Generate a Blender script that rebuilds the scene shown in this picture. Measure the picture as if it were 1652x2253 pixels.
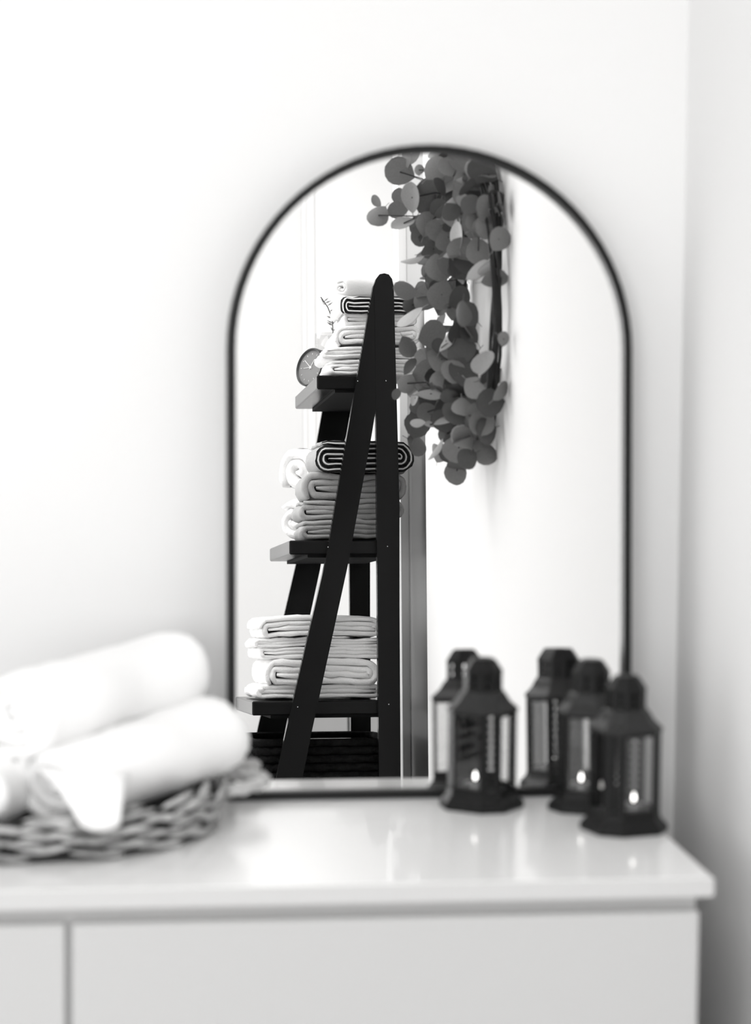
import bpy, math, random
from mathutils import Vector, Matrix, noise
random.seed(11)
sc = bpy.context.scene
col = sc.collection
for o in list(bpy.data.objects):
    bpy.data.objects.remove(o, do_unlink=True)

# ------------------------------------------------------------------ camera
ZT = 0.80                                   # height of the sideboard top above the floor
cd = bpy.data.cameras.new('camera')
cam = bpy.data.objects.new('camera', cd); col.objects.link(cam)
cd.sensor_fit = 'VERTICAL'; cd.sensor_height = 36.0; cd.sensor_width = 36.0 * 1652 / 2253
cd.lens = 6005.8 / 2253 * 36.0
R_ = Vector((0.9924, -0.1225, 0.0088)); F_ = Vector((0.1228, 0.9882, -0.0913))
F_.normalize(); R_ = (R_ - F_ * R_.dot(F_)).normalized(); U_ = R_.cross(F_)
cam.matrix_world = Matrix(((R_.x, U_.x, -F_.x, 0.0), (R_.y, U_.y, -F_.y, -3.7125),
                           (R_.z, U_.z, -F_.z, 0.742 + ZT), (0, 0, 0, 1)))
cd.dof.use_dof = True; cd.dof.focus_distance = 6.72; cd.dof.aperture_fstop = 4.0
cd.clip_start = 0.05; cd.clip_end = 60
sc.camera = cam

# ------------------------------------------------------------------ world, daylight, exposure
w = bpy.data.worlds.new('sky'); sc.world = w; w.use_nodes = True
w.node_tree.nodes['Background'].inputs[0].default_value = (1.0, 1.0, 1.0, 1)
w.node_tree.nodes['Background'].inputs[1].default_value = 1.0

def area(name, loc, target, sx, sy, power):
    l = bpy.data.lights.new(name, 'AREA'); l.shape = 'RECTANGLE'; l.size = sx; l.size_y = sy; l.energy = power
    o = bpy.data.objects.new(name, l); col.objects.link(o); o.location = loc
    d = Vector(target) - Vector(loc)
    o.rotation_euler = d.to_track_quat('-Z', 'Y').to_euler()
    return o
# daylight entering by the long window in the wall opposite the ladder shelf, and by the glazed door beyond it
area('window_daylight', (-3.52, -2.65, 1.48), (0.9, -2.65, 1.30), 4.2, 2.0, 165)
area('window_daylight_rear', (-1.15, -5.30, 1.55), (-0.85, -1.5, 1.3), 2.0, 1.9, 300)
# wide ceiling panel lamp of the room
area('ceiling_lamp_light', (-.20, -2.45, 2.945), (-.20, -2.45, 0), 1.5, 1.5, 140)
area('far_wall_fill_light', (.30, -4.45, 2.945), (.30, -4.45, 0), 1.2, 1.2, 50)  # fill added to brighten the far wall, no known lamp there

vs = sc.view_settings
vs.view_transform = 'Standard'; vs.look = 'None'; vs.gamma = 1.0; vs.exposure = -2.05
vs.use_curve_mapping = False

# ------------------------------------------------------------------ materials
MATS = {}
def mat(name, v, rough=0.5, spec=0.5, metal=0.0, bump=None, tone=None, coat=0.0, sheen=0.0, trans=0.0):
    """neutral grey surface; bump=(scale, strength, dist) tone=(scale, amount)"""
    m = bpy.data.materials.new(name); m.use_nodes = True
    nt = m.node_tree; b = nt.nodes['Principled BSDF']
    c = (v, v * 0.997, v * 0.993, 1)
    b.inputs['Base Color'].default_value = c
    b.inputs['Roughness'].default_value = rough
    b.inputs['Specular IOR Level'].default_value = spec
    b.inputs['Metallic'].default_value = metal
    b.inputs['Coat Weight'].default_value = coat
    b.inputs['Coat Roughness'].default_value = 0.03
    b.inputs['Sheen Weight'].default_value = sheen
    if trans: b.inputs['Subsurface Weight'].default_value = trans
    if bump or tone:
        tc = nt.nodes.new('ShaderNodeTexCoord')
    if tone:
        n = nt.nodes.new('ShaderNodeTexNoise'); n.inputs['Scale'].default_value = tone[0]; n.inputs['Detail'].default_value = 4
        r = nt.nodes.new('ShaderNodeValToRGB')
        a = tone[1]
        r.color_ramp.elements[0].position = .3; r.color_ramp.elements[1].position = .7
        r.color_ramp.elements[0].color = (c[0]*(1-a), c[1]*(1-a), c[2]*(1-a), 1)
        r.color_ramp.elements[1].color = (min(1,c[0]*(1+a)), min(1,c[1]*(1+a)), min(1,c[2]*(1+a)), 1)
        nt.links.new(tc.outputs['Object'], n.inputs['Vector'])
        nt.links.new(n.outputs['Fac'], r.inputs['Fac']); nt.links.new(r.outputs['Color'], b.inputs['Base Color'])
    if bump:
        n2 = nt.nodes.new('ShaderNodeTexNoise'); n2.inputs['Scale'].default_value = bump[0]; n2.inputs['Detail'].default_value = 3
        bp = nt.nodes.new('ShaderNodeBump'); bp.inputs['Strength'].default_value = bump[1]; bp.inputs['Distance'].default_value = bump[2]
        nt.links.new(tc.outputs['Object'], n2.inputs['Vector'])
        nt.links.new(n2.outputs['Fac'], bp.inputs['Height']); nt.links.new(bp.outputs['Normal'], b.inputs['Normal'])
    MATS[name] = m
    return m

def glass(name, tint=0.97, rough=0.0, refl=0.05):
    m = bpy.data.materials.new(name); m.use_nodes = True; nt = m.node_tree
    nt.nodes.remove(nt.nodes['Principled BSDF'])
    out = nt.nodes['Material Output']
    t = nt.nodes.new('ShaderNodeBsdfTransparent'); t.inputs[0].default_value = (tint, tint, tint, 1)
    g = nt.nodes.new('ShaderNodeBsdfGlossy'); g.inputs['Roughness'].default_value = rough
    x = nt.nodes.new('ShaderNodeMixShader')
    x.inputs[0].default_value = refl; nt.links.new(t.outputs[0], x.inputs[1]); nt.links.new(g.outputs[0], x.inputs[2])
    nt.links.new(x.outputs[0], out.inputs['Surface'])
    MATS[name] = m; return m

def emit(name, s):
    m = bpy.data.materials.new(name); m.use_nodes = True; b = m.node_tree.nodes['Principled BSDF']
    b.inputs['Base Color'].default_value = (1, 1, 1, 1)
    b.inputs['Emission Color'].default_value = (1, .98, .95, 1); b.inputs['Emission Strength'].default_value = s
    MATS[name] = m; return m

mat('wall_paint', .82, .85, .2, bump=(60, .05, .002))
mat('ceiling_paint', .93, .9, .2)
mat('shaded_wall_paint', .42, .8, .2, bump=(60, .05, .002))  # shade cast by shelf and towels, put into the wall's base colour
mat('floor_wood', .68, .4, .4, tone=(3, .15))
mat('trim_white', .91, .4, .4)
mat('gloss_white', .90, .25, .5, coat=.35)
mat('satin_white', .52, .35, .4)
mat('black_metal', .009, .4, .2)
mat('lantern_black', .008, .42, .18)
mat('roof_black', .02, .5, .25)
mat('black_lacquer', .005, .22, .14)
mat('black_lacquer_edge', .005, .3, .14)
mat('matt_black', .006, .8, .05)
mat('mirror_silver', .93, 0.0, .5, metal=1.0)
mat('towel_white', .92, .95, .1, bump=(420, .5, .003), sheen=.2)
mat('towel_bright', .95, .95, .1, bump=(300, .5, .003), sheen=.3)
mat('towel_grey', .40, .95, .1, bump=(420, .5, .003), sheen=.1)
mat('towel_pale', .70, .95, .1, bump=(420, .5, .003), sheen=.1)
mat('towel_dark', .035, .95, .1, bump=(420, .5, .003))
mat('seagrass', .42, .8, .2, tone=(30, .5), bump=(160, .8, .004))
mat('tray_core', .03, .9, .1, tone=(60, .5), bump=(120, .8, .004))
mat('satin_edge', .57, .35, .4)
mat('seagrass_pale', .55, .8, .2, tone=(60, .25), bump=(160, .6, .003))
mat('basket_dark', .007, .85, .08, tone=(40, .5), bump=(160, .8, .004))
mat('leaf_grey', .21, .55, .3, tone=(30, .12))
mat('leaf_pale', .34, .6, .3, tone=(30, .12))
mat('leaf_dark', .085, .55, .3, tone=(30, .12))
mat('stem_dark', .035, .7, .2)
mat('clock_case', .03, .35, .4)
mat('clock_face', .24, .7, .2)
mat('clock_mark', .85, .6, .2)
mat('screw_steel', .7, .25, .5, metal=1.0)
mat('wax', .85, .5, .3)
mat('tin', .16, .4, .5, metal=1.0)
mat('wick', .02, .9, .1)
mat('grey_laminate', .36, .45, .4)
mat('dark_gap', .02, .6, .2)
glass('pane', .96, 0.0, .07)
glass('vase_glass', .95, .02, .10)
emit('flame_light', 26.0)

# ------------------------------------------------------------------ mesh helpers
class MB:
    def __init__(s): s.v = []; s.f = []
    def add(s, vs, fs):
        n = len(s.v); s.v += [tuple(p) for p in vs]; s.f += [tuple(i + n for i in f) for f in fs]; return s
    def box(s, x0, x1, y0, y1, z0, z1):
        return s.add([(x0,y0,z0),(x1,y0,z0),(x1,y1,z0),(x0,y1,z0),(x0,y0,z1),(x1,y0,z1),(x1,y1,z1),(x0,y1,z1)],
                     [(0,3,2,1),(4,5,6,7),(0,1,5,4),(1,2,6,5),(2,3,7,6),(3,0,4,7)])
    def cbox(s, x0, x1, y0, y1, z0, z1, c):
        """box with chamfered edges"""
        P = []
        for (X, Y, Z) in [(x0,y0,z0),(x1,y0,z0),(x1,y1,z0),(x0,y1,z0),(x0,y0,z1),(x1,y0,z1),(x1,y1,z1),(x0,y1,z1)]:
            dx = c if X == x0 else -c; dy = c if Y == y0 else -c; dz = c if Z == z0 else -c
            P.append([(X, Y+dy, Z+dz), (X+dx, Y, Z+dz), (X+dx, Y+dy, Z)])
        V = [q for t in P for q in t]
        def i(k, a): return 3*k + a
        F = [(i(0,2),i(3,2),i(2,2),i(1,2)), (i(4,2),i(5,2),i(6,2),i(7,2)),
             (i(0,1),i(1,1),i(5,1),i(4,1)), (i(2,1),i(3,1),i(7,1),i(6,1)),
             (i(1,0),i(2,0),i(6,0),i(5,0)), (i(3,0),i(0,0),i(4,0),i(7,0))]
        for (a, b, k1, k2) in [(0,1,1,2),(3,2,1,2),(4,5,1,2),(7,6,1,2),(0,3,0,2),(1,2,0,2),(4,7,0,2),(5,6,0,2),(0,4,0,1),(1,5,0,1),(2,6,0,1),(3,7,0,1)]:
            F.append((i(a,k1), i(b,k1), i(b,k2), i(a,k2)))
        for k in range(8): F.append((i(k,0), i(k,1), i(k,2)))
        return s.add(V, F)
    def prism(s, poly, y0, y1):
        """polygon of (x, z) extruded along y"""
        n = len(poly)
        V = [(x, y0, z) for x, z in poly] + [(x, y1, z) for x, z in poly]
        F = [tuple(range(n)), tuple(reversed(range(n, 2*n)))]
        for i in range(n):
            j = (i+1) % n; F.append((i, i+n, j+n, j))
        return s.add(V, F)
    def tube(s, pts, r, k=6, closed=False, rr=None):
        pts = [Vector(p) for p in pts]; n = len(pts); V = []; F = []
        up = Vector((0.3, 0.2, 0.93))
        for i, p in enumerate(pts):
            if closed: d = pts[(i+1) % n] - pts[i-1]
            else: d = pts[min(i+1, n-1)] - pts[max(i-1, 0)]
            d.normalize(); a = d.cross(up)
            if a.length < 1e-3: a = d.cross(Vector((1, 0, 0)))
            a.normalize(); b = d.cross(a)
            q = rr[i] if rr else r
            for j in range(k):
                t = 2*math.pi*j/k; V.append(p + a*math.cos(t)*q + b*math.sin(t)*q)
        for i in range(n if closed else n-1):
            for j in range(k):
                F.append((i*k+j, i*k+(j+1) % k, ((i+1) % n)*k+(j+1) % k, ((i+1) % n)*k+j))
        if not closed:
            F.append(tuple(reversed(range(k)))); F.append(tuple(range((n-1)*k, n*k)))
        return s.add(V, F)
    def rings(s, rings, cap=True):
        """stack of equal-length rings of points"""
        k = len(rings[0]); V = [q for r in rings for q in r]; F = []
        for i in range(len(rings)-1):
            for j in range(k):
                F.append((i*k+j, i*k+(j+1) % k, (i+1)*k+(j+1) % k, (i+1)*k+j))
        if cap:
            F.append(tuple(reversed(range(k)))); F.append(tuple(range((len(rings)-1)*k, len(rings)*k)))
        return s.add(V, F)
    def lathe(s, prof, k=24, c=(0,0,0), cap=True):
        return s.rings([[(c[0]+r*math.cos(2*math.pi*j/k), c[1]+r*math.sin(2*math.pi*j/k), c[2]+z) for j in range(k)] for r, z in prof], cap)
    def mesh(s, name, smooth=False):
        me = bpy.data.meshes.new(name); me.from_pydata(s.v, [], s.f); me.update()
        if smooth:
            for p in me.polygons: p.use_smooth = True
        return me
    def build(s, name, m, parent=None, smooth=False, loc=None, rz=0.0):
        me = s.mesh(name, smooth); me.materials.append(MATS[m])
        o = bpy.data.objects.new(name, me); col.objects.link(o)
        if parent: o.parent = parent
        if loc: o.location = loc
        if rz: o.rotation_euler.z = rz
        return o

def tag(o, label, cat, group=None, kind=None):
    o['label'] = label; o['category'] = cat
    if group: o['group'] = group
    if kind: o['kind'] = kind
    return o
def thing(name, label, cat, loc=(0,0,0), rz=0.0, group=None):
    o = bpy.data.objects.new(name, None); col.objects.link(o); o.empty_display_size = .05
    o.location = loc; o.rotation_euler.z = rz
    return tag(o, label, cat, group)
def struct(o, label=None):
    o['kind'] = 'structure'
    if label: o['label'] = label
    return o

# ------------------------------------------------------------------ room shell
XL, XR, XR2, YB, YF, YE, CE = -3.60, 0.912, 0.972, 0.10, -5.40, -2.61, 3.00
struct(MB().box(XL-.1, 1.7, YF-.1, YB+.1, -.1, 0).build('floor', 'floor_wood'), 'wooden floor of the white room')
struct(MB().box(XL-.1, 1.7, YF-.1, YB+.1, CE, CE+.1).build('ceiling', 'ceiling_paint'), 'plain white ceiling')
struct(MB().box(XL-.1, XR+.3, YB, YB+.1, 0, CE).build('wall_back', 'wall_paint'), 'white wall behind the arched mirror')
struct(MB().box(XR, XR+.3, YE, YB, 0, CE).build('wall_right', 'wall_paint'), 'white side wall the wreath hangs on')
struct(MB().box(XR2, XR2+.21, -3.36, YE, 0, CE).build('wall_recess', 'shaded_wall_paint'), 'wall behind the ladder shelf with its shade painted in grey')
# left wall with a long window
WY0, WY1, WZ0 = -4.80, -.50, .45
struct(MB().box(XL-.1, XL, YF, WY0, 0, CE).box(XL-.1, XL, WY1, YB, 0, CE).box(XL-.1, XL, WY0, WY1, 0, WZ0).box(XL-.1, XL, WY0, WY1, 2.5, CE).build('wall_left', 'wall_paint'), 'white wall with the long window')
wf = MB().box(XL-.08, XL-.02, WY0, WY0+.05, WZ0, 2.5).box(XL-.08, XL-.02, WY1-.05, WY1, WZ0, 2.5).box(XL-.08, XL-.02, WY0, WY1, WZ0, WZ0+.05).box(XL-.08, XL-.02, WY0, WY1, 2.45, 2.5)
wf = struct(wf.build('window_1', 'trim_white'), 'long white framed window opposite the shelf')
for k in range(3):
    y0 = WY0 + .05 + k * 1.40
    MB().box(XL-.055, XL-.045, y0, y0+1.40, WZ0+.05, 2.45).build('pane', 'pane', wf)
    if k: MB().box(XL-.08, XL-.02, y0-.02, y0+.02, WZ0+.05, 2.45).build('mullion', 'trim_white', wf)
# far wall (behind the camera) with a glazed door and a second, panelled door
struct(MB().box(XL-.1, -2.20, YF-.1, YF, 0, CE).box(-.10, 1.7, YF-.1, YF, 0, CE).box(-2.20, -.10, YF-.1, YF, 2.55, CE).box(-2.20, -.10, YF-.1, YF, 0, .5).build('wall_far', 'wall_paint'), 'white wall at the far end of the room')
struct(MB().box(1.6, 1.7, YF, -3.50, 0, CE).box(XR2+.10, 1.7, -3.55, -3.365, 0, CE).build('wall_niche', 'wall_paint'), 'white niche walls at the far end')
cs = MB()
for (a, b, d) in ((-3.50, -3.463, .020), (-3.463, -3.425, .010), (-3.425, -3.361, .024)):
    cs.box(XR2+.004-d, XR2+.10, a, b, 0, CE)
struct(cs.build('trim_2', 'trim_white'), 'ridged white casing at the end of the recess wall')
w2 = MB().box(-2.2, -2.15, YF-.08, YF-.02, .5, 2.55).box(-.15, -.10, YF-.08, YF-.02, .5, 2.55).box(-2.2, -.1, YF-.08, YF-.02, .5, .55).box(-2.2, -.1, YF-.08, YF-.02, 2.5, 2.55)
w2 = struct(w2.build('window_2', 'trim_white'), 'white framed window in the far wall')
MB().box(-2.15, -.15, YF-.055, YF-.045, .55, 2.5).build('pane', 'pane', w2)
# panelled door and its ridged casing on the far wall
dr = struct(MB().box(.935, 1.50, YF+.002, YF+.008, 0, CE).build('door_1', 'trim_white'), 'plain white door in the far wall')
cs = MB()
for (a, b, d) in ((.893, .905, .012), (.905, .920, .007), (.920, .934, .013)):
    cs.box(a, b, YF+.002, YF+d, 0, CE)
struct(cs.build('trim_1', 'trim_white'), 'ridged white door casing')
struct(MB().box(XL, .79, YF, YF+.015, 0, .09).build('baseboard_far', 'trim_white'), 'white skirting on the far wall')
struct(MB().box(XR-.012, XR, YE, YB-.62, 0, .09).build('baseboard_right', 'trim_white'), 'white skirting on the side wall')

for (lx, ly, h, lab) in ((-.20, -2.45, .75, 'large square ceiling lamp nearer the arched mirror'), (.30, -4.45, .60, 'added square ceiling panel for the far wall fill light')):  # the second panel is added to go with the far wall fill
    lampc = thing('ceiling_lamp', lab, 'lamp', (lx, ly, CE), 0, 'square ceiling lamps')
    MB().box(-h-.02, h+.02, -h-.02, h+.02, -.03, -.0005).build('housing', 'trim_white', lampc)
    MB().box(-h, h, -h, h, -.045, -.031).build('diffuser', 'wax', lampc)

# ------------------------------------------------------------------ sideboard
sb = thing('sideboard', 'glossy white sideboard with flat handleless fronts below the arched mirror', 'sideboard', (0, 0, 0))
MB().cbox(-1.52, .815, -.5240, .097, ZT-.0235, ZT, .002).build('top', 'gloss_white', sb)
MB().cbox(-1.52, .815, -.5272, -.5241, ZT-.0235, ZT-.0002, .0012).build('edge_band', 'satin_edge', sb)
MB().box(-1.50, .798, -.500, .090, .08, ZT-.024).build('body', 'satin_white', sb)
xs = [-1.50, -.7285, .0350, .7985]
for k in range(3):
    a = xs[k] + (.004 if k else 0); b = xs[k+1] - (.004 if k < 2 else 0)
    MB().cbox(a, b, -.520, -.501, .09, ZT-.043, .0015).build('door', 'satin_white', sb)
MB().box(-1.48, .78, -.46, .08, 0, .08).build('plinth', 'satin_white', sb)

# ------------------------------------------------------------------ arched mirror, leaning back against the wall
TH = 0.0696
mr = thing('arched_mirror', 'arched wall mirror with a thin black metal frame leaning on the sideboard', 'mirror', (.5415, .0, ZT + .0005))
mr.rotation_euler.x = -TH
def arch(wd, ht, off, n=40):
    r = wd/2 - off; zc = ht - wd/2
    P = [(-r, off), (r, off)]
    P += [(r*math.cos(math.pi*i/n), zc + r*math.sin(math.pi*i/n)) for i in range(n+1)]
    return P
MW, MH = .5655, .905
def band(p_out, p_in, y0, y1):
    n = len(p_out); m = MB()
    V = [(x, y0, z) for x, z in p_out] + [(x, y0, z) for x, z in p_in] + [(x, y1, z) for x, z in p_out] + [(x, y1, z) for x, z in p_in]
    F = []
    for i in range(n):
        j = (i+1) % n
        F += [(i, j, n+j, n+i), (2*n+j, 2*n+i, 3*n+i, 3*n+j), (j, i, 2*n+i, 2*n+j), (n+i, n+j, 3*n+j, 3*n+i)]
    return m.add(V, F)
band(arch(MW, MH, 0), arch(MW, MH, .0115), -.012, .016).build('frame', 'black_metal', mr)
MB().prism(arch(MW, MH, .006), .0, .010).build('glass', 'mirror_silver', mr)

# ------------------------------------------------------------------ lanterns
def oct_ring(s, wch, z):
    """square of half side s with corners cut by chamfers of width wch; chamfer faces point along the axes"""
    h = wch/2; d = s*math.sqrt(2) - h          # distance of the chamfer face from the centre
    return [(d, -h, z), (d, h, z), (h, d, z), (-h, d, z), (-d, h, z), (-d, -h, z), (-h, -d, z), (h, -d, z)]
def panel_holes(P0, ux, uz, n, wd, ht, rows, hw, hh, t, shape=4, z0=0.0):
    """flat strip with a column of holes. P0 bottom centre; ux across, uz up, n outward"""
    m = MB(); P0 = Vector(P0); ux = Vector(ux); uz = Vector(uz); n = Vector(n); step = ht / rows
    for r in range(rows):
        zc = (r+.5)*step
        out = [(-wd/2, zc-step/2), (0, zc-step/2), (wd/2, zc-step/2), (wd/2, zc), (wd/2, zc+step/2), (0, zc+step/2), (-wd/2, zc+step/2), (-wd/2, zc)]
        k = .72 if shape == 8 else .42
        inn = [(-hw*k, zc-hh*k), (0, zc-hh), (hw*k, zc-hh*k), (hw, zc), (hw*k, zc+hh*k), (0, zc+hh), (-hw*k, zc+hh*k), (-hw, zc)]
        V = []
        for d in (0, -t):
            V += [P0 + ux*a + uz*b + n*d for a, b in out]; V += [P0 + ux*a + uz*b + n*d for a, b in inn]
        F = []
        for i in range(8):
            j = (i+1) % 8
            F += [(i, j, 8+j, 8+i), (16+j, 16+i, 24+i, 24+j), (8+i, 8+j, 24+j, 24+i)]
        m.add(V, F)
    return m
LS, LW = .0405, .0245
def lantern(label, loc, rz, grp):
    t = thing('lantern', label, 'lantern', loc, rz, grp)
    # foot and floor pan
    MB().rings([oct_ring(.0508, .034, 0), oct_ring(.0515, .034, .005), oct_ring(.0505, .033, .009), oct_ring(.0425, .026, .018), oct_ring(.0408, LW, .025)]).build('base', 'lantern_black', t)
    # roof
    MB().rings([oct_ring(.0428, .0265, .1335), oct_ring(.0428, .0265, .1370), oct_ring(.0330, .022, .1480), oct_ring(.0275, .0205, .1590), oct_ring(.0252, .0198, .1615)]).build('roof', 'roof_black', t)
    # perforated chimney and its cap
    ch = bpy.data.objects.new('chimney', MB().rings([oct_ring(.0248, .0195, .1612), oct_ring(.0248, .0195, .1640)]).mesh('chimney'))
    ch.data.materials.append(MATS['lantern_black']); col.objects.link(ch); ch.parent = t
    ring = oct_ring(.0242, .0192, 0)
    for i in range(8):
        a = Vector(ring[i]); b = Vector(ring[(i+1) % 8]); c = (a+b)/2; ux = (b-a).normalized(); n = Vector((c.x, c.y, 0)).normalized()
        panel_holes((c.x, c.y, .1640), ux, (0,0,1), n, (b-a).length, .0220, 2, .0028, .0042, .0008, 8).build('chimney_panel', 'lantern_black', ch)
    MB().rings([oct_ring(.0248, .0195, .1858), oct_ring(.0248, .0195, .1885), oct_ring(.0185, .0145, .1990), oct_ring(.0148, .012, .2042), oct_ring(.0130, .011, .2053)]).build('cap', 'lantern_black', t)
    # body
    lo = oct_ring(LS, LW, .025); zb, zt = .0245, .1340
    for i in range(8):
        a = Vector(lo[i]); b = Vector(lo[(i+1) % 8]); c = (a+b)/2; wd = (b-a).length; ux = (b-a).normalized(); n = Vector((c.x, c.y, 0)).normalized()
        if i % 2 == 0:      # cut corner with the pierced strip
            panel_holes((c.x, c.y, zb), ux, (0,0,1), n, wd, zt-zb, 11, .0050, .0040, .001, 4).build('pierced_strip', 'lantern_black', t)
        else:               # framed pane
            f = MB()
            def bar(u0, u1, z0, z1):
                V = []
                for d in (.0006, -.0022):
                    V += [c*1 + ux*u + n*d + Vector((0,0,z-.025)) for u, z in ((u0,z0),(u1,z0),(u1,z1),(u0,z1))]
                f.add(V, [(0,1,2,3),(7,6,5,4),(1,0,4,5),(2,1,5,6),(3,2,6,7),(0,3,7,4)])
            bar(-wd/2, -wd/2+.0038, zb, zt); bar(wd/2-.0038, wd/2, zb, zt); bar(-wd/2+.0038, wd/2-.0038, zb, zb+.006); bar(-wd/2+.0038, wd/2-.0038, zt-.005, zt)
            fr = f.build('pane_frame', 'lantern_black', t)
            V = []
            for d in (-.0008, -.0018):
                V += [c + ux*u + n*d + Vector((0,0,z-.025)) for u, z in ((-wd/2+.003,zb+.005),(wd/2-.003,zb+.005),(wd/2-.003,zt-.004),(-wd/2+.003,zt-.004))]
            MB().add(V, [(0,1,2,3),(7,6,5,4),(1,0,4,5),(2,1,5,6),(3,2,6,7),(0,3,7,4)]).build('pane', 'pane', fr)
    return t
def cam_az(x, y): return math.atan2(-3.7125 - y, 0 - x)
LN = [((.6024, -.0705), 16, 'black metal lantern standing alone, leftmost of the three, nearest the mirror centre', (-.010, -.006)),
      ((.7473, -.0935), -58, 'black metal lantern half hidden behind the front lantern by the side wall', (-.012, -.004)),
      ((.7649, -.2373), -17, 'black metal lantern nearest the front corner of the sideboard', (.012, -.004))]
tl_labels = ['small lit candle inside the leftmost lantern', 'small lit candle inside the half hidden middle lantern', 'small lit candle inside the front corner lantern']
for (xy, phi, lab, off), tl in zip(LN, tl_labels):
    az = cam_az(*xy) + math.radians(phi)
    lantern(lab, (xy[0], xy[1], ZT + .0003), az, 'black metal lanterns on the sideboard')
    c = thing('tealight', tl, 'candle', (xy[0]+off[0], xy[1]+off[1], ZT + .0256), 0, 'lit candles in the lanterns')
    MB().lathe([(.0150, 0), (.0158, .001), (.0158, .011), (.0150, .011), (.0150, .009)], 20).build('cup', 'tin', c, True)
    MB().lathe([(.0149, .0085), (.0149, .0092), (.003, .0088)], 20).build('wax', 'wax', c, True)
    MB().tube([(0,0,.0088), (.0003,0,.0135)], .0006, 5).build('wick', 'wick', c)
    MB().lathe([(.0004, .0125), (.0021, .0150), (.0024, .0172), (.0016, .0205), (.0003, .0245)], 10).build('flame', 'flame_light', c, True)

# ------------------------------------------------------------------ towels
def racetrack(a, r0, pitch, turns, phase=0.0, squash=1.0, step=18):
    P = []; n = int(turns*step)
    for i in range(n+1):
        th = phase + 2*math.pi*i/step; r = r0 + pitch*(i/step)
        c = a if math.cos(th) > 0 else -a
        p = (c + r*math.cos(th), r*math.sin(th)*squash)
        if P and math.hypot(p[0]-P[-1][0], p[1]-P[-1][1]) > a*1.2 and a > .01:
            q = P[-1]
            for k in range(1, 10): P.append((q[0]+(p[0]-q[0])*k/10, q[1]+(p[1]-q[1])*k/10))
        P.append(p)
    return P
def nvec(p):
    return Vector((noise.noise(p), noise.noise(p + Vector((31.7, 11.3, 7.9))), noise.noise(p + Vector((5.1, 47.9, 23.3)))))
def ribbon(path, t, L, seed=0, nseg=10, jit=.004, lump=.008, soft=True):
    """thick cloth following a 2-D path (u, v), length L along the third axis w (0..L). returns (MB, hem MB)"""
    n = len(path); pts = [Vector((a, b)) for a, b in path]; nor = []
    for i in range(n):
        d = pts[min(i+1, n-1)] - pts[max(i-1, 0)]
        if d.length < 1e-9: d = Vector((1, 0))
        d.normalize(); nor.append(Vector((-d.y, d.x)))
    rows = []
    ws = [0, .25*t, .9*t] + [L*k/nseg for k in range(1, nseg)] + [L-.9*t, L-.25*t, L]
    th = [.45, .85, 1.0] + [1.0]*(nseg-1) + [1.0, .85, .45]
    V = []; F = []
    so = Vector((seed*3.17, seed*1.31, seed*.77))
    for wv, k in zip(ws, th):
        for i in range(n):
            e = 1.0
            if i < 2: e = .5 + .25*i
            if i > n-3: e = .5 + .25*(n-1-i)
            for s in (1, -1):
                q = pts[i] + nor[i]*(s*t*.5*k*e)
                p3 = Vector((q.x, q.y, wv))
                low = nvec(p3*9 + so)*lump
                hi = nvec(p3*110 + so)*jit + nvec(p3*32 + so)*jit*1.3
                V.append((q.x + low.x + hi.x, q.y + low.y*.6 + hi.y, wv + low.z + hi.z*1.3))
    m = len(ws); st = 2*n
    for r in range(m-1):
        for i in range(n-1):
            A = r*st + 2*i; B = A + st
            F.append((A, A+2, B+2, B)); F.append((A+1, B+1, B+3, A+3))
        F.append((r*st, (r+1)*st, (r+1)*st+1, r*st+1))
        e = r*st + 2*(n-1); F.append((e, e+1, e+1+st, e+st))
    for i in range(n-1):
        A = 2*i; F.append((A, A+1, A+3, A+2)); A += (m-1)*st; F.append((A, A+2, A+3, A+1))
    return MB().add(V, F)
def towel(name, label, path, t, L, origin, ex, ey, m='towel_white', seed=1, group=None, jit=.003, lump=.006, nseg=10, hem=None):
    """ex: direction of u, ey: direction of the towel length (w); v is up-ish"""
    ex = Vector(ex).normalized(); ey = Vector(ey).normalized(); ez = ey.cross(ex)
    if ez.z < 0: ez = -ez
    o = ribbon(path, t, L, seed, nseg, jit, lump).build(name, m, None, True)
    M = Matrix((( ex.x, ez.x, ey.x, origin[0]), (ex.y, ez.y, ey.y, origin[1]), (ex.z, ez.z, ey.z, origin[2]), (0,0,0,1)))
    o.matrix_world = M
    tag(o, label, 'towel', group)
    if hem:
        dk = ribbon(path, t*.92, .014, seed, 3, jit, lump); dk.v = [(a, b, c - .004) for a, b, c in dk.v]
        db = dk.build('dark_end', 'towel_dark', o, True); db['label'] = 'dark strip at the rolled end'  # dark layer standing slightly proud of the rolled end
        h = ribbon(path, t*.28, hem[1], seed, 3, jit*.5, lump); h.v = [(a, b, c - .008) for a, b, c in h.v]
        hb = h.build('hem', hem[0], o, True)
        hb['label'] = 'pale woven hem along the rolled edge'
    return o

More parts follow.
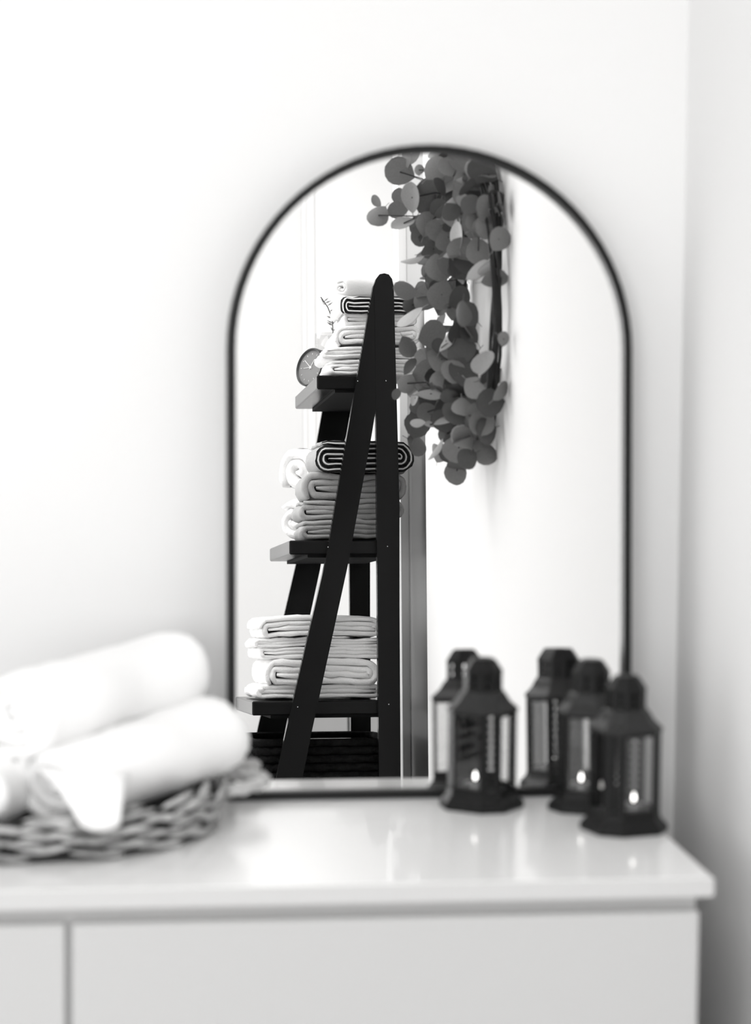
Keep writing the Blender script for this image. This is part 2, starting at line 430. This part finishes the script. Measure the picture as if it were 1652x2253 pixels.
# folded/rolled towels on the ladder shelf: the cut section faces the mirror (+y), length runs away (-y)
SY = -2.859
G1, G2, G3 = 'towels stacked on the upper board', 'towels stacked on the middle board', 'towels stacked on the lower board'
def stack_towel(label, x0, x1, z0, z1, y, L, t, m, seed, grp, turns=None, flip=False, jit=.0026, lump=.0060, hem=None, sag=0.0):
    h = z1 - z0; wd = x1 - x0
    rE = (h - t)/2; turns = turns or max(1.3, rE/(t*1.06))
    pitch = rE/(turns + .15); r0 = pitch*.15
    a = max(.001, wd/2 - rE - t/2)
    P = racetrack(a, r0, pitch, turns, math.pi*1.5)
    if flip: P = [(-p, q) for p, q in P]
    u0 = min(p for p, q in P); u1 = max(p for p, q in P); v0 = min(q for p, q in P); v1 = max(q for p, q in P)
    P = [((p - (u0+u1)/2)*(wd - t)/(u1-u0), (q - (v0+v1)/2)*(h - t*.9)/(v1-v0)) for p, q in P]
    rs = random.Random(seed*7+3); tp = rs.uniform(.0, .08); ph = rs.uniform(0, 6.28); dome = rs.uniform(.0, .10)
    def warp(p, q):
        s_ = (p + wd/2)/wd
        return (p, q*(1 - tp*(s_-.35)) + h*.5*dome*(1 - (2*s_-1)**2) - h*.05 + h*.04*math.sin(9*s_ + ph)*(.5 + q/h))
    P = [warp(p, q) for p, q in P]
    t = max(t, min(t*1.35, pitch*(h - t*.9)/(v1-v0)*1.04))
    if sag: P = [(p, q - sag*(abs(p)/(wd/2))**2.5) for p, q in P]
    o = towel('rolled_towel', label, P, t, L, ((x0+x1)/2, y, (z0+z1)/2 + ZT + .0008), (1, 0, 0), (0, -1, 0), m, seed, grp, jit, lump, 9, hem)
    va = [v.co.y for v in o.data.vertices]; lo, hi = min(va), max(va); bt = any(abs(z0 - q) < .0015 for q in (.8695, .4642, .0730)); l0 = -h/2 if bt else -h/2 - .0035
    k = (h/2 + .0035 - l0)/(hi - lo)      # soft cloth sinks a little into its neighbours
    for q in [o] + list(o.children):
        for v in q.data.vertices: v.co.y = l0 + (v.co.y - lo)*k
    return o

# upper board (top at .8686)
z = .8695
stack_towel('white folded towel at the bottom of the upper stack', .712, .950, z, z+.044, -2.905, .22, .0100, 'towel_bright', 1, G1)
stack_towel('white folded towel, second from the bottom of the upper stack', .700, .955, z+.044, z+.074, -2.905, .22, .0090, 'towel_bright', 2, G1, flip=True)
stack_towel('white rolled towel with a round coil in the middle of the upper stack', .728, .945, z+.074, z+.126, -2.90, .22, .0100, 'towel_bright', 3, G1)
stack_towel('thin white rolled towel below the striped one on the upper stack', .752, .935, z+.126, z+.156, -2.90, .21, .0095, 'towel_white', 4, G1)
stack_towel('dark and white striped towel near the top of the upper stack', .740, .938, z+.156, z+.200, -2.895, .21, .0110, 'towel_pale', 5, G1, turns=1.9, hem=('towel_bright', .022))
def free_roll(label, A, B, rad, t, seed, turns, m, grp, start, flat=.9):
    A = Vector(A); B = Vector(B); ey = (B-A); L = ey.length; ey.normalize()
    ex = Vector((0,0,1)).cross(ey).normalized(); pitch = (rad - t*.5)/(turns + .2)
    P = racetrack(.004, pitch*.2, pitch, turns, start, flat)
    return towel('rolled_towel', label, P, max(t, pitch*1.03), L, (A.x, A.y, A.z + ZT), ex, ey, m, seed, grp, .0026, .008, 10)
free_roll('pale grey rolled towel topmost on the upper stack', (.752, -2.955, z+.228), (.930, -3.030, z+.226), .029, .0105, 6, 2.1, 'towel_pale', G1, 2.0)
# middle board (top at .4634): grey stack nearest the mirror, two fat white rolls beyond it
z = .4642
stack_towel('grey folded towel at the bottom of the middle stack', .640, .885, z, z+.052, -2.90, .20, .0115, 'towel_grey', 11, G2)
stack_towel('grey folded towel, second from the bottom of the middle stack', .640, .895, z+.052, z+.102, -2.90, .20, .0115, 'towel_grey', 12, G2)
stack_towel('thick grey folded towel under the dark striped one', .648, .908, z+.102, z+.168, -2.90, .20, .0130, 'towel_grey', 13, G2)
stack_towel('dark towel with pale edges on top of the middle stack', .676, .924, z+.168, z+.246, -2.895, .21, .0120, 'towel_grey', 14, G2, turns=2.6, hem=('towel_pale', .012))
free_roll('fat white rolled towel below another at the back of the middle board', (.652, -3.215, z+.062), (.830, -3.345, z+.062), .064, .020, 15, 1.9, 'towel_bright', G2, 3.0)
free_roll('fat white rolled towel on top at the back of the middle board', (.664, -3.215, z+.190), (.840, -3.345, z+.190), .077, .024, 16, 1.9, 'towel_bright', G2, 4.5)
# lower board (top at .0722)
z = .0730
stack_towel('white folded towel at the bottom of the lower stack', .530, .838, z, z+.036, -2.91, .36, .0110, 'towel_white', 21, G3, flip=True)
stack_towel('white towel with a large coil low in the lower stack', .548, .832, z+.036, z+.100, -2.90, .38, .0125, 'towel_white', 22, G3, lump=.007)
stack_towel('thin white folded towel in the middle of the lower stack', .538, .842, z+.100, z+.128, -2.905, .37, .0100, 'towel_white', 23, G3)
stack_towel('white folded towel under the topmost of the lower stack', .528, .840, z+.128, z+.152, -2.905, .38, .0095, 'towel_white', 24, G3, flip=True)
stack_towel('white folded towel topmost on the lower stack', .535, .838, z+.152, z+.206, -2.90, .38, .0115, 'towel_white', 25, G3, sag=.006)

# ------------------------------------------------------------------ ladder shelf
ls = thing('ladder_shelf', 'black wooden ladder shelf with splayed legs and stepped boards', 'shelf', (.70, SY, 0))
def lp(mb, name, m, parent=ls, smooth=False):
    mb.v = [(x-.70, y-SY, z) for x, y, z in mb.v]
    return mb.build(name, m, parent, smooth)
def zt(p): return [(x, z+ZT) for x, z in p]
back_leg = zt([(.8225, -.80), (.8740, -.80), (.8765, .30), (.8785, .55), (.8690, 1.085), (.8650, 1.104), (.8570, 1.1150), (.8460, 1.1179), (.8345, 1.1155), (.8255, 1.104), (.8205, 1.090), (.8225, .80)])
front_leg = zt([(.4280, -.80), (.4925, -.80), (.6588, -.0027), (.7512, .4057), (.8110, .7180), (.8222, .783), (.8222, .80), (.8202, 1.090), (.8180, 1.085), (.7527, .729), (.6976, .4193), (.5943, -.0085)])
far_leg = [(x - (.018 if i in (0, 8, 9, 10, 11) else .008 if i in (1, 2, 3, 4) else 0), zz) for i, (x, zz) in enumerate(front_leg)]
for y0, fp in ((SY, front_leg), (-3.4555, far_leg)):
    lp(MB().prism(back_leg, y0, y0+.0255), 'leg', 'black_lacquer')
    lp(MB().prism(fp, y0, y0+.0255), 'leg', 'black_lacquer')
for (x0, zz) in ((.6803, .8686), (.6099, .4634), (.5165, .0722), (.423, -.33), (.335, -.71)):
    b = lp(MB().cbox(x0, .872, -3.4298, SY-.0002, ZT+zz-.0345, ZT+zz, .003), 'board', 'black_lacquer')
    lp(MB().box(x0+.045, .862, -3.425, SY-.006, ZT+zz-.042, ZT+zz-.0347), 'rail', 'matt_black', b)
for (x, zz) in ((.7020, .446), (.8480, .447), (.6250, .058), (.8480, .062), (.7780, .852), (.8480, .853)):
    m = MB(); m.lathe([(.0014, 0), (.0013, .0006), (.0005, .0009)], 10)
    m.v = [(x+a, SY+.0256+c, ZT+zz+b) for a, b, c in m.v]; lp(m, 'screw', 'screw_steel')

# ------------------------------------------------------------------ alarm clock on the upper board
CR = .0515
ck = thing('alarm_clock', 'round grey alarm clock with pale hands at the end of the upper board', 'clock', (.706, -3.275, ZT + .8690))
nrm = Vector((-.80, .57, .20)).normalized()
side = Vector((0,0,1)).cross(nrm).normalized(); upc = nrm.cross(side)
def ckp(mb):
    c = Vector((0, 0, CR + .0095))
    mb.v = [tuple(c + side*a + upc*b + nrm*d) for a, b, d in mb.v]; return mb
ckp(MB().lathe([(.040, -.045), (CR-.003, -.043), (CR, -.038), (CR, .0035), (CR-.0015, .005), (CR-.004, .005), (CR-.0045, -.003), (.001, -.003)], 40, cap=False)).build('case', 'clock_case', ck, True)
fc = ckp(MB().lathe([(CR-.005, -.0040), (CR-.005, -.0015), (.0005, -.0012)], 40)).build('dial', 'clock_face', ck)
for h in range(12):
    a = math.pi*h/6; m = MB().box(-.0006, .0006, .0345, .0385, -.001, -.0004)
    m.v = [(x*math.cos(a)+y*math.sin(a), -x*math.sin(a)+y*math.cos(a), zz) for x, y, zz in m.v]
    ckp(m).build('hour_mark', 'clock_mark', fc)
for (nm, a, l, wd) in (('hour_hand', -32, .024, .0008), ('minute_hand', 52, .034, .0007), ('alarm_hand', 92, .027, .0005)):
    a = math.radians(a); m = MB().box(-wd, wd, -.006, l, -.0003, .0004)
    m.v = [(x*math.cos(a)+y*math.sin(a), -x*math.sin(a)+y*math.cos(a), zz) for x, y, zz in m.v]
    ckp(m).build(nm, 'clock_mark', ck)
ckp(MB().lathe([(.0032, -.0004), (.0032, .0010), (.001, .0012)], 14)).build('hub', 'clock_mark', ck)
for s in (-1, 1):
    MB().lathe([(.003, 0), (.0045, .004), (.004, .008)], 10, c=(side.x*.022*s - nrm.x*.012, side.y*.022*s - nrm.y*.012, 0)).build('foot', 'clock_case', ck)

# glass vase with a sprig behind the towels
vz = thing('glass_vase', 'small clear glass vase beside the alarm clock', 'vase', (.768, -3.372, ZT + .8692))
MB().lathe([(.002, .0), (.026, .0), (.027, .004), (.020, .016), (.019, .040), (.026, .062), (.038, .078), (.0415, .098), (.0400, .160), (.0380, .160), (.0395, .099), (.035, .080), (.0015, .070)], 28, cap=False).build('bowl', 'vase_glass', vz, True)
sp = thing('herb_sprig', 'thin leafy sprig standing in the glass vase', 'plant', (.768, -3.372, ZT + .8692))
st_pts = [(.0, .0, .076), (.004, .004, .12), (.008, .006, .165), (.006, .008, .20), (-.006, .008, .230), (-.024, .008, .256)]
MB().tube(st_pts, .0013, 5).build('stem', 'stem_dark', sp)
lfm = MB().add([(0,0,0), (.003,.010,.001), (0,.024,.002), (-.003,.010,.001), (0,.011,-.0012)], [(0,1,4),(1,2,4),(2,3,4),(3,0,4)]).mesh('needle'); lfm.materials.append(MATS['leaf_grey'])
for k in range(16):
    i = 3 + (k % 3); p = Vector(st_pts[i-1]).lerp(Vector(st_pts[i]), random.random())
    o = bpy.data.objects.new('needle', lfm); col.objects.link(o); o.parent = sp; o.location = p
    o.rotation_euler = (random.uniform(.2, 1.2), random.uniform(-1, 1), random.uniform(0, 6.28)); o.scale = (1, random.uniform(.6, 1.1), 1)

# ------------------------------------------------------------------ woven bodies
def braid_ring(R0, z, th, n, seed, R1=None, tilt=.5, y_scale=1.0, gap=1.0):
    """one plaited row: two rows of plump strands leaning against one another round a ring"""
    m = MB(); rnd = random.Random(seed)
    for k in range(n):
        for s in (0, 1):
            a = 2*math.pi*(k + .5*s + rnd.uniform(-.1, .1))/n
            c = Vector((R0*math.cos(a), R0*math.sin(a)*y_scale, z + (th*.24 if s else -th*.24)))
            tan = Vector((-math.sin(a), math.cos(a), 0)); rad = Vector((math.cos(a), math.sin(a), 0)); up = Vector((0,0,1))
            ln = 2*math.pi*R0/n*.62*gap*rnd.uniform(.85, 1.1)
            d = (tan + up*(tilt if s else -tilt)).normalized(); b = rad; e = d.cross(b)
            rr = th*.25*rnd.uniform(.75, 1.25)
            rings = []
            for (u, q) in ((-1, .25), (-.7, .8), (0, 1.05), (.7, .8), (1, .25)):
                bow = rad*(th*.22*(1-u*u))
                rings.append([c + d*(u*ln) + bow + (b*math.cos(t) + e*math.sin(t))*(rr*q) for t in [2*math.pi*j/6 for j in range(6)]])
            m.rings(rings)
    return m
def wall_ring(R0, R1, z0, z1, k=48, ys=1.0):
    m = MB(); r = []
    for (R, zz) in ((R0, z0), (R1, z1), (R1-.006, z1), (R0-.006, z0+.004)):
        r.append([(R*math.cos(2*math.pi*j/k), R*ys*math.sin(2*math.pi*j/k), zz) for j in range(k)])
    return m.rings(r, cap=True)
TC = Vector((-.012, -.140, ZT + .0028))
tr = thing('woven_tray', 'round woven seagrass tray with loop handles under the white towels', 'tray', TC)
wall_ring(.240, .246, .003, .050).build('core', 'tray_core', tr)
for k, (R, zz) in enumerate(((.244, .0110), (.250, .0290), (.254, .0470), (.226, .0260), (.231, .0480))):
    braid_ring(R, zz, .0190, 15, 50+k, tilt=.13, gap=.66).build('braid', 'seagrass', tr, True)
def handle(a0, name):
    rad = Vector((math.cos(a0), math.sin(a0), 0)); tan = Vector((-math.sin(a0), math.cos(a0), 0))
    m = MB(); P = []
    for i in range(15):
        u = math.pi*i/14
        P.append(rad*(.248 + .074*math.sin(u)) + tan*(.056*math.cos(u)) + Vector((0, 0, .036 + .004*math.sin(u))))
    for ph in (0, 2.1, 4.2):
        Q = [p + Vector((0,0,1))*.0048*math.sin(i*1.1+ph) + rad*.0048*math.cos(i*1.1+ph) for i, p in enumerate(P)]
        m.tube(Q, .0058, 7)
    return m.build('handle', 'seagrass_pale', tr, True)
handle(math.radians(13), 'handle'); handle(math.radians(193), 'handle')

# rolled white towels piled in the tray
GT = 'rolled white towels in the woven tray'
def roll(label, A, B, rad, t, seed, turns, m='towel_bright', start=0.0, flat=.86):
    A = Vector(A); B = Vector(B); ey = (B-A); L = ey.length; ey.normalize()
    ex = Vector((0,0,1)).cross(ey).normalized()
    pitch = (rad - t*.5)/(turns + .2)
    P = racetrack(.004, pitch*.2, pitch, turns, start, flat)
    return towel('rolled_towel', label, P, t, L, (A.x, A.y, A.z + ZT), ex, ey, m, seed, GT, .0022, .012, 14)
rb = roll('white rolled towel in the tray with its corner hanging over the rim', (.022, -.314, .084), (.230, -.085, .112), .076, .023, 31, 2.6, start=4.2)
roll('white rolled towel lying on top of the others in the tray', (-.036, -.282, .168), (.180, -.032, .190), .069, .020, 32, 2.7, start=1.0)
roll('white rolled towel at the left of the tray, cut by the photo edge', (-.096, -.335, .076), (.055, -.010, .088), .060, .020, 33, 2.6, start=2.2)
# loose corner of the lower towel, hanging toward the rim
fl = MB(); g = []
for i in range(7):
    for j in range(7):
        u = i/6; v = j/6
        p = Vector((-.020, -.322, ZT+.112)).lerp(Vector((.112, -.300, ZT+.098)), u)
        q = Vector((.074, -.414, ZT+.047)) + Vector((.024*(u-.5)*2, 0, .008*(2*u-1)**2))
        c2 = (p + q)/2 + Vector((0, -.046, .046)); k = p*(1-v)**2 + c2*2*v*(1-v) + q*v*v
        g.append(k)
fl.add(g, [(i*7+j, (i+1)*7+j, (i+1)*7+j+1, i*7+j+1) for i in range(6) for j in range(6)])
n0 = len(fl.v); fl.v += [(x+.002, y+.014, zz-.004) for x, y, zz in fl.v]
fl.f += [tuple(i+n0 for i in reversed(f)) for f in fl.f[:]]
edge = [i*7 for i in range(7)] + [42+j for j in range(1, 7)] + [i*7+6 for i in range(5, -1, -1)] + [j for j in range(5, 0, -1)]
fl.f += [(edge[i], edge[i-1], edge[i-1]+n0, edge[i]+n0) for i in range(len(edge))]
fo = fl.build('corner_flap', 'towel_bright', None, True)
bpy.context.view_layer.update()
fo.parent = rb; fo.matrix_parent_inverse = rb.matrix_world.inverted()

# ------------------------------------------------------------------ dark basket on the lowest visible board
bk = thing('woven_basket', 'dark woven basket on the board below the lower towels', 'basket', (.700, -3.145, ZT - .3295))
def rect_ring(hx, hy, zz, r=.05, k=8):
    P = []
    for (sx, sy, a0) in ((1,1,0), (-1,1,90), (-1,-1,180), (1,-1,270)):
        for i in range(k):
            a = math.radians(a0 + 90*i/(k-1)); P.append(((hx-r)*sx + r*math.cos(a), (hy-r)*sy + r*math.sin(a), zz))
    return P
MB().rings([rect_ring(.150, .225, 0), rect_ring(.170, .245, .29), rect_ring(.160, .235, .29), rect_ring(.142, .217, .01)]).build('liner', 'basket_dark', bk)
for r_ in range(15):
    zz = .012 + r_*.0205; f = zz/.3; P = rect_ring(.154 + .020*f, .229 + .020*f, zz, .05, 8); Q = []
    n = len(P)
    for i in range(n):
        a = Vector(P[i]); b = Vector(P[(i+1) % n]); s = max(1, int((b-a).length/.026))
        for j in range(s): Q.append(a.lerp(b, j/s))
    Q = [q + Vector((q.x, q.y, 0)).normalized()*(.0035 if (i + r_) % 2 else -.0025) for i, q in enumerate(Q)]
    MB().tube(Q, .0098, 5, True).build('woven_row', 'basket_dark', bk, True)

# low grey cupboard beyond the shelf
gc = thing('cupboard', 'low grey cupboard with two doors standing beyond the ladder shelf', 'cupboard', (1.02, -5.12, 0))
MB().box(-.22, .36, -.25, .16, .06, .80).build('body', 'grey_laminate', gc)
MB().cbox(-.218, -.036, .161, .180, .07, .79, .002).build('door', 'grey_laminate', gc)
MB().cbox(-.028, .358, .161, .180, .07, .79, .002).build('door', 'grey_laminate', gc)
MB().box(-.20, .34, -.24, .13, 0, .06).build('plinth', 'dark_gap', gc)

# ------------------------------------------------------------------ eucalyptus wreath on the side wall
WC = Vector((XR, -1.66, ZT + .905))
wr = thing('leaf_wreath', 'round leaf wreath of silver dollar branches hanging on the side wall', 'wreath', WC)
def wp(mb):
    mb.v = [(x-WC.x, y-WC.y, z-WC.z) for x, y, z in mb.v]; return mb
rr = random.Random(5)
for k in range(7):                                   # twig hoop
    P = []; ph = rr.uniform(0, 6.28)
    for i in range(37):
        a = 2*math.pi*i/36; R = .262 + .012*math.sin(3*a+ph) + .010*math.cos(5*a+k)
        P.append((XR - .018 - .010*math.sin(2*a+ph*2) - .002*k, WC.y + R*math.cos(a)*.86, WC.z + R*math.sin(a)*1.02))
    wp(MB().tube(P[:-1], .0034, 6, True)).build('hoop_twig', 'stem_dark', wr, True)
# leaf outline: broad, rounded, with a short tip, slightly cupped
def leaf_mesh(name, m, cup, asp):
    out = [(0,0), (.16,.09), (.33,.22), (.45,.40), (.49,.56), (.44,.74), (.31,.89), (.14,.97), (0,1.0)]
    V = [(0,0,0)]; F = []
    rows = []
    for (h, t) in out[1:-1]:
        rows.append(len(V)); V += [(-h*asp, t, -cup*h*h*2), (-h*.5*asp, t, -cup*.2*h), (0, t, -.022), (h*.5*asp, t, -cup*.2*h), (h*asp, t, -cup*h*h*2)]
    tip = len(V); V.append((0, 1.0, -.01))
    a = rows[0]
    F += [(0, a+1, a), (0, a+2, a+1), (0, a+3, a+2), (0, a+4, a+3)]
    for q in range(len(rows)-1):
        a, b = rows[q], rows[q+1]
        for j in range(4): F.append((a+j, a+j+1, b+j+1, b+j))
    a = rows[-1]
    F += [(a, a+1, tip), (a+1, a+2, tip), (a+2, a+3, tip), (a+3, a+4, tip)]
    nv = len(V); V += [(x, y, zz-.012) for x, y, zz in V]; F += [tuple(i+nv for i in reversed(f)) for f in F[:]]
    st = MB().add(V, F)
    st.tube([(0,.02,-.008), (0,-.10,-.012), (.01,-.22,-.03)], .012, 5)
    me = st.mesh(name, True); me.materials.append(MATS[m]); return me
LM = {m: [leaf_mesh('leaf', m, c, s) for c, s in ((.10, 1.0), (.22, .95), (-.12, 1.05))] for m in ('leaf_grey', 'leaf_pale', 'leaf_dark')}
def put_leaf(p, axis, normal, ln, wd, m):
    y = axis.normalized(); zv = (normal - y*normal.dot(y)).normalized(); x = y.cross(zv)
    o = bpy.data.objects.new('leaf', rr.choice(LM[m])); col.objects.link(o); o.parent = wr
    p = p - y*(ln*.5) - WC
    o.matrix_local = Matrix(((x.x*wd, y.x*ln, zv.x*ln, p.x), (x.y*wd, y.y*ln, zv.y*ln, p.y), (x.z*wd, y.z*ln, zv.z*ln, p.z), (0,0,0,1)))
LEAVES = [(0.756, -1.858, 1.199, 0.059, 0.046, 160, 0.5), (0.767, -1.843, 1.226, 0.037, 0.015, 100, 0.7), (0.784, -1.772, 1.189, 0.022, 0.019, 90, 0.5), (0.81, -1.723, 1.184, 0.05, 0.045, 50, 0.7), (0.838, -1.767, 1.196, 0.041, 0.014, 80, 0.3), (0.846, -1.601, 1.182, 0.051, 0.047, 90, 0.6), (0.86, -1.515, 1.15, 0.046, 0.041, 60, 0.7), (0.851, -1.55, 1.133, 0.046, 0.028, 10, 0.5), (0.883, -1.488, 1.131, 0.027, 0.014, 5, 0.5), (0.85, -1.603, 1.112, 0.04, 0.035, 150, 0.5), (0.882, -1.599, 1.111, 0.056, 0.054, 330, 0.4), (0.893, -1.485, 1.093, 0.037, 0.018, 95, 0.4), (0.893, -1.398, 1.058, 0.05, 0.009, 100, 0.2), (0.723, -1.992, 1.159, 0.027, 0.02, 130, 0.4), (0.716, -1.911, 1.116, 0.047, 0.042, 230, 0.6), (0.758, -1.913, 1.127, 0.039, 0.027, 180, 0.3), (0.756, -1.811, 1.084, 0.048, 0.029, 200, 0.5), (0.767, -1.941, 1.159, 0.037, 0.03, 100, 0.3), (0.773, -1.807, 1.137, 0.058, 0.031, 95, 0.5), (0.803, -1.812, 1.131, 0.053, 0.044, 60, 0.4), (0.805, -1.797, 1.08, 0.051, 0.046, 70, 0.4), (0.803, -1.794, 1.157, 0.039, 0.029, 0, 0.3), (0.875, -1.487, 1.031, 0.053, 0.046, 20, 0.6), (0.842, -1.634, 1.032, 0.052, 0.019, 95, 0.9), (0.888, -1.408, 0.992, 0.045, 0.034, 60, 0.3), (0.772, -1.791, 1.007, 0.046, 0.019, 195, 0.9), (0.818, -1.807, 1.029, 0.053, 0.031, 20, 0.3), (0.824, -1.766, 0.989, 0.058, 0.053, 260, 0.4), (0.836, -1.653, 1.0, 0.04, 0.021, 20, 0.6), (0.845, -1.668, 0.981, 0.054, 0.031, 80, 0.2), (0.876, -1.584, 0.995, 0.051, 0.051, 290, 0.4), (0.864, -1.527, 0.948, 0.051, 0.03, 40, 0.5), (0.886, -1.452, 0.919, 0.048, 0.027, 10, 0.4), (0.76, -1.815, 0.945, 0.048, 0.039, 170, 0.7), (0.823, -1.732, 0.925, 0.057, 0.048, 250, 0.4), (0.848, -1.664, 0.91, 0.047, 0.033, 40, 0.2), (0.781, -1.875, 0.921, 0.037, 0.034, 230, 0.2), (0.767, -1.81, 0.889, 0.058, 0.027, 215, 1.0), (0.797, -1.828, 1.061, 0.044, 0.036, 200, 0.3), (0.812, -1.797, 0.85, 0.058, 0.046, 20, 0.4), (0.823, -1.677, 0.825, 0.047, 0.021, 60, 0.6), (0.776, -1.902, 0.837, 0.044, 0.037, 300, 0.3), (0.822, -1.737, 0.793, 0.059, 0.048, 330, 0.4), (0.806, -1.843, 0.773, 0.058, 0.044, 10, 0.4), (0.765, -1.842, 0.753, 0.039, 0.036, 240, 0.6), (0.776, -1.876, 0.791, 0.037, 0.015, 55, 0.4), (0.798, -1.733, 0.722, 0.055, 0.028, 5, 0.7), (0.892, -1.545, 0.739, 0.046, 0.03, 20, 0.2), (0.892, -1.389, 0.796, 0.027, 0.02, 80, 0.3), (0.893, -1.443, 0.7, 0.041, 0.016, 50, 0.3), (0.882, -1.596, 0.712, 0.046, 0.032, 170, 0.3), (0.866, -1.544, 0.664, 0.048, 0.048, 190, 0.5), (0.828, -1.733, 0.689, 0.047, 0.038, 20, 0.2), (0.82, -1.67, 0.66, 0.047, 0.019, 15, 0.7), (0.804, -1.82, 0.691, 0.041, 0.036, 200, 0.3), (0.775, -1.756, 0.664, 0.029, 0.019, 180, 0.9), (0.796, -1.733, 0.658, 0.021, 0.014, 0, 0.9), (0.802, -1.695, 0.605, 0.047, 0.012, 235, 0.8), (0.844, -1.661, 0.605, 0.061, 0.04, 200, 0.4), (0.888, -1.598, 0.592, 0.049, 0.042, 320, 0.4), (0.849, -1.719, 0.562, 0.052, 0.043, 270, 0.45), (0.867, -1.655, 0.631, 0.037, 0.03, 290, 0.3), (0.829, -1.716, 0.638, 0.035, 0.028, 240, 0.3), (0.755, -1.928, 0.739, 0.025, 0.015, 240, 0.3), (0.775, -1.798, 0.718, 0.029, 0.014, 250, 0.6), (0.855, -1.686, 0.758, 0.047, 0.038, 0, 0.2), (0.861, -1.682, 0.788, 0.042, 0.035, 40, 0.2), (0.823, -1.763, 0.732, 0.048, 0.036, 330, 0.3)]
for (x, y, zz, ln, wd, ang, tone) in LEAVES:
    a = math.radians(ang); ratio = min(1.0, wd/(ln*.92))
    axis = Vector((math.cos(a), rr.uniform(-.25, .25), math.sin(a)))
    n0 = Vector((-.12, 1, .10)); s = axis.cross(n0).normalized()
    turn = math.acos(max(.15, ratio)) * (1 if (s.x*-1 + s.z*.3) > 0 else -1) * (1 if tone > .45 else -1)
    nn = (n0.normalized()*math.cos(turn) + s*math.sin(turn))
    m = 'leaf_pale' if tone > .85 else ('leaf_dark' if tone < .25 else 'leaf_grey')
    put_leaf(Vector((x, y, zz+ZT)), axis, nn, ln*1.14, ln*1.10, m)
# inner filler leaves growing from the hoop
for k in range(125):
    a = rr.uniform(0, 2*math.pi)
    if math.cos(a) > .45 and rr.random() < .80: continue        # the side toward the mirror is nearly bare twigs
    R = .262 + rr.uniform(-.085, .085); dpt = rr.uniform(.02, .10)
    p = Vector((XR - dpt, WC.y + R*math.cos(a)*.80, WC.z + R*math.sin(a)*1.02))
    ax = Vector((rr.uniform(-1, .4), rr.uniform(-1, 1), rr.uniform(-1, 1))); nn = Vector((rr.uniform(-.8, .3), rr.uniform(.2, 1), rr.uniform(-.6, .8)))
    put_leaf(p, ax, nn, rr.uniform(.040, .058), rr.uniform(.040, .056), rr.choice(['leaf_dark', 'leaf_dark', 'leaf_grey']))
for k in range(105):
    y = rr.uniform(-1.95, -1.46); zz = rr.uniform(.62, 1.32)
    if y > -1.60 and .76 < zz < .98: continue                   # open twigs
    dpt = rr.uniform(.02, .05) + max(0, (-1.50 - y))*.16
    p = Vector((XR - dpt, y, zz + ZT))
    ax = Vector((rr.uniform(-1, .6), rr.uniform(-.6, .6), rr.uniform(-1, 1))); nn = Vector((rr.uniform(-.7, .4), rr.uniform(.4, 1), rr.uniform(-.5, .7)))
    put_leaf(p, ax, nn, rr.uniform(.052, .070), rr.uniform(.048, .066), rr.choice(['leaf_dark', 'leaf_dark', 'leaf_grey']))
# branchlets from hoop to the outer leaves
for k, (x, y, zz, ln, wd, ang, tone) in enumerate(LEAVES):
    if k % 2: continue
    p = Vector((x, y, zz+ZT)); d = p - WC; a = math.atan2(d.z, d.y)
    q = Vector((XR-.022, WC.y + .262*math.cos(a)*.86, WC.z + .262*math.sin(a)*1.02)); mid = (p+q)/2 + Vector((-.01, 0, .012))
    wp(MB().tube([q, mid, p], .0013, 4)).build('branchlet', 'stem_dark', wr)
wp(MB().tube([(XR-.004, WC.y, WC.z+.25), (XR-.004, WC.y, WC.z+.44)], .0015, 5).box(XR-.012, XR-.0005, WC.y-.004, WC.y+.004, WC.z+.43, WC.z+.445)).build('hanger', 'stem_dark', wr)
